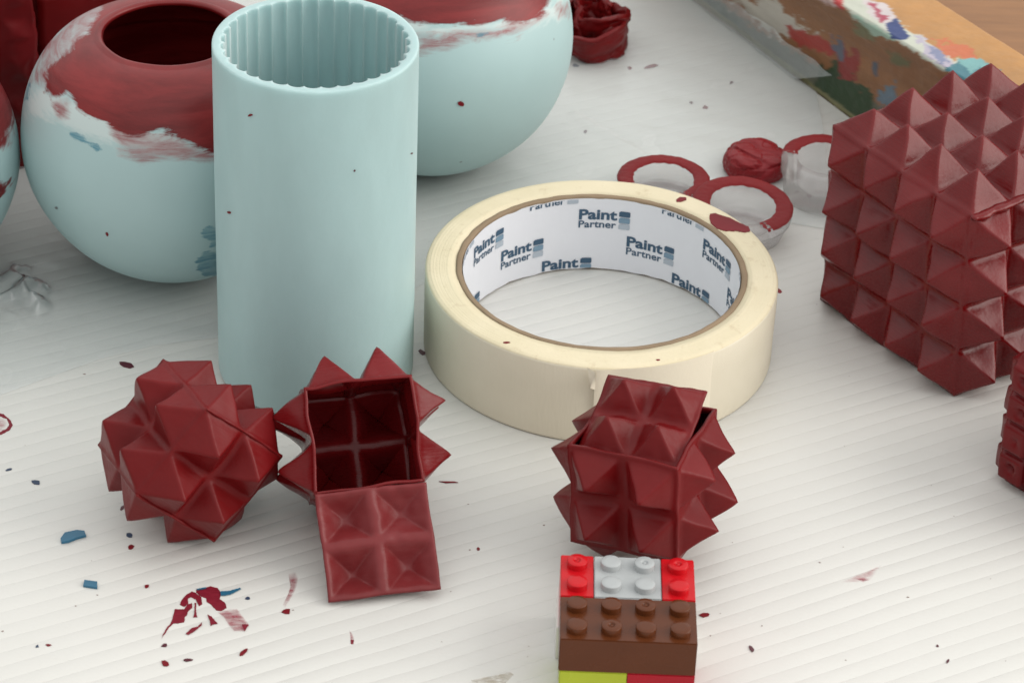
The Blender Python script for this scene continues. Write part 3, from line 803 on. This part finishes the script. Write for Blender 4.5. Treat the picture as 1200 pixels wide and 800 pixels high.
def lump():
    prof_ = [(.01, 0), (8.8, 0), (9.7, .5), (10.0, 2.0), (10.0, 3.6), (9.7, 5.0), (9.0, 6.0), (7.8, 6.5), (6.0, 6.8), (3.8, 6.7), (1.5, 6.8), (.01, 6.8)]
    prof = []
    for (r0, z0), (r1, z1) in zip(prof_[:-1], prof_[1:]): prof += [(r0+(r1-r0)*k/7, z0+(z1-z0)*k/7) for k in range(7)]
    prof.append(prof_[-1])
    def crease(r, z, a, j):
        p = (r*math.cos(a), r*math.sin(a), z*1.2)
        c = -.75*(1-min(1, abs(nz(p, 8.0, 3))*5))-.3*(1-min(1, abs(nz(p, 4.6, 7))*6))+.6*nz(p, 7, 9)
        return r+c*min(1, r/4)*.8, max(z+(c*.9 if z > 5 else 0), 0)
    V, Fs = lathe(prof, 200, crease); bm = bmesh.new(); vs = [bm.verts.new(Vector(v)*MM) for v in V]
    for f in Fs: bm.faces.new([vs[i] for i in f])
    me = bpy.data.meshes.new('paint_lump'); bm.to_mesh(me); bm.free(); me.materials.append(red_mat('shiny_red_coat', (.21, .012, .016), .26)); me.polygons.foreach_set('use_smooth', [True]*len(me.polygons))
    o = bpy.data.objects.new('paint_lump', me); COL.objects.link(o); c = u1(886, 184, 5); o.location = (c[0]*MM, c[1]*MM, .6*MM)
    tag(o, 'crumpled glossy red lump among the clear cups', 'lump')
lump()

# ------------------------------------------------------------------ toy bricks
def brick_mat(name, col):
    t = NT(name); v = t.coords(); n = t.noise(v, 120, 5)
    t.set(Base_Color=t.ramp(t.noise(v, 90, 4), [(.3, tuple(x*.93 for x in col)), (.7, tuple(min(1, x*1.05) for x in col))]), Roughness=t.ramp(n, [(.35, (.20,)*3), (.7, (.32,)*3)]))
    t.b.inputs['Specular IOR Level'].default_value = .25; t.bump(t.noise(v, 220, 3), .05, .0006); return t.m
BM = dict(red=brick_mat('bright_red_plastic', (.50, .006, .011)), grey=brick_mat('light_grey_plastic', (.385, .405, .41)), brown=brick_mat('brown_plastic', (.095, .026, .008)), lime=brick_mat('lime_green_plastic', (.40, .46, .035)), dred=brick_mat('red_plastic', (.36, .007, .018)), white=brick_mat('white_plastic', (.72, .71, .68)))
ycam = .0025; BX, BY, BZ = 13.75, 552.18, 19.2
def bpos(x, y): return (BX+x*math.cos(ycam)-y*math.sin(ycam), BY+x*math.sin(ycam)+y*math.cos(ycam))
stud_mesh = {}
def brick(nx, ny, x, y, z, col, label, dots=()):
    cxy = bpos(x, y); root = empty('toy_brick', (cxy[0], cxy[1], z), [[math.cos(ycam), -math.sin(ycam), 0], [math.sin(ycam), math.cos(ycam), 0], [0, 0, 1]])
    bm = bmesh.new(); bmesh.ops.create_cube(bm, size=1)
    for v in bm.verts: v.co = Vector(((v.co.x+.5)*(nx*8-.16)+.08, (v.co.y+.5)*(ny*8-.16)+.08, (v.co.z+.5)*9.58))*MM
    bmesh.ops.bevel(bm, geom=bm.edges[:], offset=.00022, segments=2, affect='EDGES')
    me = bpy.data.meshes.new('brick_body'); bm.to_mesh(me); bm.free(); me.materials.append(BM[col])
    o = bpy.data.objects.new('brick_body', me); COL.objects.link(o); o.parent = root
    for i in range(nx):
        for j in range(ny):
            dot = (i, j) in dots; key = (col, dot)
            if key not in stud_mesh:
                pr0 = [(2.42, -.05), (2.42, 1.45), (2.38, 1.6), (2.25, 1.68), (1.15, 1.70)]
                pr0 += [(.75, 1.70), (.72, 1.62), (.5, 1.45), (.42, 1.40), (.3, 1.62), (.01, 1.66)] if dot else [(.01, 1.70)]
                V, Fs = lathe(pr0, 48); ob = mesh_obj('stud', V, Fs, BM[col], root); stud_mesh[key] = ob.data
            else:
                ob = bpy.data.objects.new('stud', stud_mesh[key]); COL.objects.link(ob); ob.parent = root
            ob.location = ((i*8+4)*MM, (j*8+4)*MM, 9.58*MM)
    tag(root, label, 'toy brick', 'toy bricks stacked in one block')
brick(1, 2, 0, 16, 9.6, 'red', 'bright red toy brick at the back left of the stack, left of the grey one', [(0, 1)])
brick(2, 2, 8, 16, 9.6, 'grey', 'light grey square toy brick between two red ones', [(1, 1)])
brick(1, 2, 24, 16, 9.6, 'red', 'bright red toy brick at the back right of the stack, right of the grey one', [(0, 1)])
brick(4, 2, 0, 0, 9.6, 'brown', 'long brown toy brick on the front of the stack', [(1, 0), (2, 1)])
brick(2, 2, .3, .0, 0, 'lime', 'lime green toy brick under the left half of the brown one')
brick(2, 2, 16, .0, 0, 'dred', 'red toy brick under the right half of the brown one, beside the lime brick')
brick(4, 2, -.5, 16.05, 0, 'white', 'white toy brick under the red and grey ones, only its left side glimpsed')

# ------------------------------------------------------------------ loose flakes and smears of paint
M_FRED = plain('red_paint_flake', (.16, .006, .012), .42, .18, .15); M_FDARK = plain('dark_red_paint_flake', (.075, .008, .018), .35, .5, .15)
M_FBLUE = plain('blue_paint_flake', (.018, .115, .20), .32, .5, .2); M_FNAVY = plain('navy_paint_flake', (.022, .04, .085), .4, .5, .15)
def stain_mat(name, col, lo, hi):
    t = NT(name); v = t.coords(scale=(1, 1, 1)); n = t.noise(t.coords(scale=(1.2, 4, 1), rot=(0, 0, .5)), 260, 5, .65, .6)
    tr = t.add('ShaderNodeBsdfTransparent'); mx = t.add('ShaderNodeMixShader')
    t.link(t.math('MULTIPLY', t.ramp(n, [(.35, (lo,)*3), (.65, (hi,)*3)]), t.attr('cover')), mx.inputs[0]); t.set(Base_Color=col, Roughness=.4)
    t.link(tr.outputs[0], mx.inputs[1]); t.link(t.b.outputs[0], mx.inputs[2]); t.link(mx.outputs[0], t.out.inputs[0]); return t.m
M_SRED = stain_mat('red_paint_smear', (.20, .008, .022), .72, 1.0); M_SPINK = stain_mat('thin_red_paint_smear', (.32, .02, .05), .16, .72); M_SFAINT = stain_mat('faint_red_stain', (.42, .06, .09), .05, .45)
def flake_poly(cx, cy, w, h, ang, n=7, rough=.34, seed=0):
    r = random.Random(seed); pts = []
    for i in range(n):
        a = 2*math.pi*i/n; k = 1+r.uniform(-rough, rough); x, y = math.cos(a)*w/2*k, math.sin(a)*h/2*k
        c, s = math.cos(math.radians(-ang)), math.sin(math.radians(-ang)); pts.append((cx+x*c-y*s, cy+x*s+y*c))
    return pts
def poly_solid(world, normals, th):
    n = len(world); W = np.array(world); Nn = np.array(normals); V = np.vstack([W, W+Nn*th])
    return V, [tuple(range(n))[::-1], tuple(range(n, 2*n))]+[(i, (i+1) % n, n+(i+1) % n, n+i) for i in range(n)]
def on_board(pts, z=.04): return [tuple(p) for p in unp(pts, z)], [(0, 0, 1)]*len(pts)
def on_cyl(pts, c, R, z0=0):
    o = [];nn = []
    for k in ray(pts):
        a = k[0]**2+k[1]**2; b = 2*(k[0]*(CP[0]-c[0])+k[1]*(CP[1]-c[1])); cc = (CP[0]-c[0])**2+(CP[1]-c[1])**2-R*R
        t = (-b-math.sqrt(max(b*b-4*a*cc, 0)))/(2*a); p = CP+k*t; o.append(tuple(p)); q = np.array([p[0]-c[0], p[1]-c[1], 0]); nn.append(tuple(q/np.linalg.norm(q)))
    return o, nn
def on_sph(pts, c, R):
    o = []; nn = []; c = np.array(c)
    for k in ray(pts):
        a = k@k; b = 2*k@(CP-c); cc = (CP-c)@(CP-c)-R*R; t = (-b-math.sqrt(max(b*b-4*a*cc, 0)))/(2*a); p = CP+k*t; o.append(tuple(p)); nn.append(tuple((p-c)/R))
    return o, nn
def flake(pts, mat, label, where=None, th=.3, name='paint_flake', cat='paint flake', group='loose paint flakes'):
    W, N_ = where(pts) if where else on_board(pts)
    c = np.mean(W, 0); V, Fs = poly_solid(W, N_, th)
    if where is None and name == 'paint_flake' and len(pts) > 6:         # let flakes curl a little off the board
        n = len(pts); V = np.array(V)
        for i in range(n): V[i, 2] += .12*abs(nz(V[i], 2.5, 3)); V[n+i, 2] += .12*abs(nz(V[i], 2.5, 3))
    o = mesh_obj(name, np.array(V)-c, Fs, mat, smooth=False); o.location = tuple(c*MM)
    return tag(o, label, cat, group)
cylw = lambda p: on_cyl(p, (-52.79, 687.87), 26.3)
tapeS = lambda p: on_cyl(p, (23.53, 704.88), 47.95)
tapeT = lambda p: on_board(p, 24.15)
potL = lambda p: on_sph(p, (-96.75, 740.14, 41.0), 41.75)
potR = lambda p: on_sph(p, (-27.26, 804.11, 41.0), 41.8)
FL = [
 ((147, 427.5, 17, 6.5, -14), M_FDARK, 'dark red oval paint flake above left of the closed spiky cube', None),
 ((42, 565, 12, 4.5, -8), M_FNAVY, 'small navy flake near the left edge, above the larger blue chip', None),
 ((10, 550.5, 7, 2.5, 22), M_FNAVY, 'tiny navy sliver beside the left edge of the photo', None),
 ((152, 626.5, 8, 7, 0), M_FNAVY, 'navy paint crumb just below the closed spiky cube', None),
 ((153, 641, 8, 7, -30), M_FRED, 'red paint crumb below the navy crumb under the spiky cube', None),
 ((144, 594, 8, 3, 50), M_FDARK, 'dark red sliver at the lower left of the closed spiky cube', None),
 ((171.5, 687, 6, 4, 30), M_FRED, 'tiny red fleck left of the big red paint smear', None),
 ((57, 755.5, 8, 3, 0), M_FRED, 'small red fleck at the lower left beside a grey speck', None),
 ((43.5, 757, 4, 3, 20), M_FNAVY, 'dark blue speck at the lower left beside the red fleck', None),
 ((192.5, 756, 7, 4.5, 0), M_FDARK, 'dark red crumb below the tail of the red smear', None),
 ((193.5, 777.5, 9.5, 6, -20), M_FRED, 'red fleck lowest at the left below the red smear', None),
 ((220.5, 773, 12, 3, 4), M_FDARK, 'thin dark red fleck under the middle of the red smear', None),
 ((284.5, 764.5, 15, 4.5, 40), M_FRED, 'slanted red fleck below the pale end of the smear', None),
 ((290.5, 700.5, 6, 3.6, 0), M_FNAVY, 'navy oval drop right of the blue streak', None),
 ((336, 716, 10, 6, -5), M_FRED, 'red drop under the pale pink smear below the flap', None),
 ((525, 565, 18, 2, -2), M_FRED, 'thin red sliver right of the open spiky box', None),
 ((560.5, 643, 4.5, 4, 0), M_FRED, 'small red crumb right of the folded flap', None),
 ((825.5, 720.5, 12, 4, 8), M_FRED, 'red fleck right of the toy bricks', None),
 ((880.5, 760, 10, 4.5, -48), M_FDARK, 'dark purple sliver lower right of the toy bricks', None),
 ((1098.5, 756.5, 3.2, 2.5, 0), M_FDARK, 'tiny dark speck at the lower right of the board', None),
 ((1110.5, 774.5, 5, 2.4, 50), M_FDARK, 'tiny dark red sliver lowest at the lower right', None),
 ((494.5, 413, 6, 8, 60), M_FDARK, 'dark red crumb at the left foot of the tape roll', None),
 ((762.5, 78.5, 14, 5, 8), M_FRED, 'red fleck on the film right of the crumpled wad', None),
 ((737.5, 80, 5, 3.4, 0), M_FRED, 'small red fleck left of a larger one near the wad', None),
 ((826.5, 126, 6, 4.5, 0), M_FRED, 'red crumb on the film above the red lump', None),
 ((810, 120.5, 4, 3, 20), M_FDARK, 'brown crumb left of the red crumb above the lump', None),
 ((857, 97.5, 5, 3, 20), M_FDARK, 'brownish crumb on the film nearest the beam', None),
 ((674, 77, 9, 3, -10), M_FNAVY, 'dark flake at the right rim of the back pot', None),
 ((686, 154.5, 6, 4, 20), M_FDARK, 'brown red crumb between back pot and cups', None),
 ((949, 229, 8, 5, 10), M_FRED, 'pinkish red fleck left of the large spiky box below the deep cup', None),
 ((934, 225, 4, 3, 0), M_FDARK, 'tiny dark crumb right of the middle cup', None),
 ((269, 249, 6, 3.5, -25), M_FRED, 'red fleck on the left side of the turquoise tube', cylw),
 ((294, 135, 6.5, 3, 15), M_FRED, 'red fleck near the rim of the turquoise tube', cylw),
 ((482.5, 180, 2.6, 1.6, 40), M_FDARK, 'dark speck at the right side of the turquoise tube', cylw),
 ((415.5, 200, 2.4, 1.8, 50), M_FDARK, 'dark speck mid way up the turquoise tube', cylw),
 ((912, 341, 9, 4, -20), M_FRED, 'red crumb stuck on the right rim of the tape roll', lambda p: on_board(p, 22.5)),
 ((799, 233.5, 12, 4.5, 18), M_FRED, 'small red fleck on the top of the tape roll', tapeT),
 ((594, 401.5, 7.5, 2.4, 0), M_FRED, 'red sliver on the front top of the tape roll', tapeT),
 ((771, 421.8, 5, 2, 0), M_FRED, 'tiny red sliver on the tape top above the middle spiky box', tapeT),
 ((540.5, 122, 9, 6, -10), M_FRED, 'red fleck on the front of the back turquoise pot', potR),
 ((125.5, 274.5, 4.5, 3.5, -40), M_FRED, 'red speck low on the front of the open turquoise pot', potL),
 ((66, 244, 3.6, 2.6, -40), plain('grey_paint_flake', (.16, .17, .18)), 'grey speck low on the left of the open turquoise pot', potL),
]
for k, (g, mt, lb, wh) in enumerate(FL): flake(flake_poly(*g, seed=k), mt, lb, wh, .10 if max(g[2:4]) < 9 else .18)
flake([(71, 633), (76, 626), (90, 623), (99, 624), (101, 629), (90, 632), (80, 636), (72, 637)], M_FBLUE, 'large blue paint chip left below the closed spiky cube', th=.7)
flake([(99, 681), (114, 683), (114, 690), (97.5, 687.5)], M_FBLUE, 'square blue paint chip below the larger blue one', th=.6)
def ragged(p, a=.9):
    p = np.array(p, float); q = []
    for i in range(len(p)):
        u, v = p[i], p[(i+1) % len(p)]; m_ = max(1, int(np.linalg.norm(v-u)/1.2))
        for k in range(m_):
            c = u+(v-u)*k/m_; q.append((c[0]+a*nz((c[0], c[1], 3), 1.7, 3), c[1]+a*nz((c[0], c[1], 3), 1.7, 6)))
    return q
flake(ragged([(832, 251), (838, 250.5), (856, 256), (870, 263), (877, 266), (879, 271), (874, 272.5), (864, 271), (850, 271), (840, 268), (833, 262), (831, 256)]), M_FRED, 'large red paint patch on the right top of the tape roll', tapeT, .15)
def smear(name, pieces, label, off=(180, 670), sc_=6.667, cat='paint smear'):
    V = []; Fs = []; mi = []; mats = []; ed = []
    for k, (pts, mt) in enumerate(pieces):
        if mt not in mats: mats.append(mt)
        p = np.array(pts, float)/sc_+np.array(off)
        # densify + ragged edge
        q = []
        for i in range(len(p)):
            a, b = p[i], p[(i+1) % len(p)]; m_ = max(1, int(np.linalg.norm(b-a)/1.5))
            for s in range(m_):
                c = a+(b-a)*s/m_; q.append((c[0]+.7*nz((c[0], c[1], k), 2.2, 3), c[1]+.6*nz((c[0], c[1], k), 2.2, 6)))
        b0 = len(V)
        if mt in (M_SPINK, M_SFAINT):        # thin wet film: fades out towards its rim
            W, N_ = on_board(q, .03+.02*k); W = np.array(W); cc_ = W.mean(0); n_ = len(W); v = [tuple(cc_)]; ed += [1.]
            for s_ in (.45, .8, 1.0): v += [tuple(cc_+(x-cc_)*s_) for x in W]; ed += [min(1, (1-s_)*2.2+.40*(k == 8))]*n_
            f = [(0, 1+i, 1+(i+1) % n_) for i in range(n_)]
            for r_ in (0, 1): f += [(1+r_*n_+i, 1+(r_+1)*n_+i, 1+(r_+1)*n_+(i+1) % n_, 1+r_*n_+(i+1) % n_) for i in range(n_)]
        else:
            W, N_ = on_board(q, .03+.02*k); v, f = poly_solid(W, N_, .06); ed += [1.]*len(v)
        V += [tuple(x) for x in v]; Fs += [tuple(i+b0 for i in g) for g in f]; mi += [mats.index(mt)]*len(f)
    c = np.mean(V, 0); o = mesh_obj(name, np.array(V)-c, Fs, smooth=False, mats=mats, midx=mi); o.location = tuple(c*MM); set_attr(o, 'cover', ed)
    return tag(o, label, cat, 'paint smears on the board')
smear('paint_smear', [
 ([(340, 130), (400, 120), (450, 112), (500, 125), (525, 160), (520, 210), (560, 240), (570, 280), (530, 305), (490, 300), (450, 255), (415, 235), (410, 205), (370, 190), (330, 160)], M_SRED),
 ([(300, 150), (330, 165), (375, 195), (380, 250), (355, 265), (330, 215), (290, 195), (270, 205), (270, 245), (240, 270), (205, 255), (215, 225), (250, 180)], M_SRED),
 ([(165, 290), (240, 290), (265, 300), (265, 330), (245, 350), (240, 390), (190, 400), (135, 400), (150, 350)], M_SRED),
 ([(150, 385), (160, 395), (120, 432), (75, 503), (65, 515), (70, 490), (110, 428)], M_SRED),
 ([(265, 250), (300, 240), (300, 280), (265, 310), (235, 300)], M_SRED), ([(320, 240), (335, 240), (330, 300), (340, 350), (310, 355), (320, 310)], M_SRED),
 ([(420, 330), (450, 345), (500, 400), (460, 410), (445, 420), (440, 380)], M_SRED), ([(250, 480), (300, 435), (345, 425), (380, 390), (375, 415), (330, 455), (270, 490)], M_SRED),
 ([(500, 310), (560, 295), (650, 285), (745, 410), (715, 460), (630, 460), (580, 400), (550, 350)], M_SPINK),
 ([(690, 405), (745, 410), (712, 462), (700, 440)], M_SRED),
 ([(335, 130), (410, 118), (415, 128), (345, 142)], M_FBLUE), ([(520, 150), (600, 145), (678, 120), (682, 132), (600, 175), (525, 185)], M_FBLUE)],
 'large broken dark red paint smear with a blue streak at the lower left')
smear('paint_smear', [([(338, 671), (346, 669), (350, 676), (347, 690), (341, 701), (334, 712), (331, 709), (337, 697), (341, 684)], M_SPINK)], 'pale pink curved smear below the folded flap', (0, 0), 1)
smear('paint_smear', [([(409, 737), (413, 742), (415, 748), (411, 750)], M_SPINK), ([(411, 749), (415, 749), (414, 754), (411, 754)], M_SRED)], 'short red dab below the folded flap, right of the pink smear', (0, 0), 1)
smear('paint_smear', [([(984, 682), (1000, 675), (1018, 668), (1034, 661), (1026, 672), (1020, 680), (1004, 682)], M_SFAINT), ([(1003, 678), (1012, 677), (1020, 679), (1012, 682)], M_SPINK)], 'faint pink smear on the bare board at the right', (0, 0), 1)
smear('paint_smear', [([(-4, 483), (4, 485), (12, 492), (15, 498), (11, 504), (2, 509), (-4, 510), (-4, 508), (8, 502), (11, 497), (8, 491), (-4, 486)], M_SRED), ([(-4, 487), (6, 491), (9, 497), (5, 503), (-4, 507)], M_SFAINT)], 'pink paint ring cut by the left edge of the photo', (0, 0), 1)
smear('paint_smear', [([(552, 797), (575, 792), (598, 787), (602, 790), (592, 800), (560, 803)], stain_mat('tan_stain', (.42, .34, .22), .0, .30))], 'faint tan stain at the bottom edge left of the bricks', (0, 0), 1)
# dust: countless specks
def dust():
    V = []; Fs = []; r = random.Random(5)
    for k in range(95):
        x, y = r.uniform(-20, 1220), r.uniform(80 if k % 3 else 300, 830); c = u1(x, y, .05); s = .12+.22*r.random()**3
        b = len(V); n = 5
        for i in range(n):
            a = 2*math.pi*i/n+r.random(); V.append((c[0]+s*math.cos(a)*(1+.6*r.random()), c[1]+s*math.sin(a), .05))
        V.append((c[0], c[1], .05+s*.5))
        Fs += [(b+i, b+(i+1) % n, b+n) for i in range(n)]
    o = mesh_obj('dust', V, Fs, plain('grey_dust', (.26, .20, .18), .8), smooth=False); o['kind'] = 'stuff'; o['label'] = 'tiny dark specks of dust scattered over the board'; o['category'] = 'dust'
dust()

# ------------------------------------------------------------------ light: a big window at the right, soft room light
w = bpy.data.worlds.new('World'); sc.world = w; w.use_nodes = True
bg = w.node_tree.nodes['Background']; 
wt = w.node_tree; tc = wt.nodes.new('ShaderNodeTexCoord'); dt = wt.nodes.new('ShaderNodeVectorMath'); dt.operation = 'DOT_PRODUCT'
wt.links.new(tc.outputs['Generated'], dt.inputs[0]); dt.inputs[1].default_value = tuple(Vector((.25, .12, .75)).normalized())
mr = wt.nodes.new('ShaderNodeMapRange'); mr.interpolation_type = 'SMOOTHSTEP'; wt.links.new(dt.outputs['Value'], mr.inputs[0])
for k_, v_ in ((1, -.7), (2, .95), (3, .32), (4, 1.32)): mr.inputs[k_].default_value = v_
bg.inputs[0].default_value = (1.0, .995, .975, 1); wt.links.new(mr.outputs[0], bg.inputs[1])
def area(name, direction, dist, sx, sy, energy, col):
    l = bpy.data.lights.new(name, 'AREA'); l.shape = 'RECTANGLE'; l.size = sx; l.size_y = sy; l.energy = energy; l.color = col
    o = bpy.data.objects.new(name, l); COL.objects.link(o); d = Vector(direction).normalized(); o.location = Vector((.03, .70, .02))+d*dist
    o.rotation_euler = (-d).to_track_quat('-Z', 'Y').to_euler(); return o
area('window_light', (.88, -.10, .46), 3.0, 2.6, 2.3, 60, (1.0, .955, .885))
sc.view_settings.view_transform = 'Standard'; sc.view_settings.look = 'None'; sc.view_settings.exposure = 0.05; sc.view_settings.gamma = 1
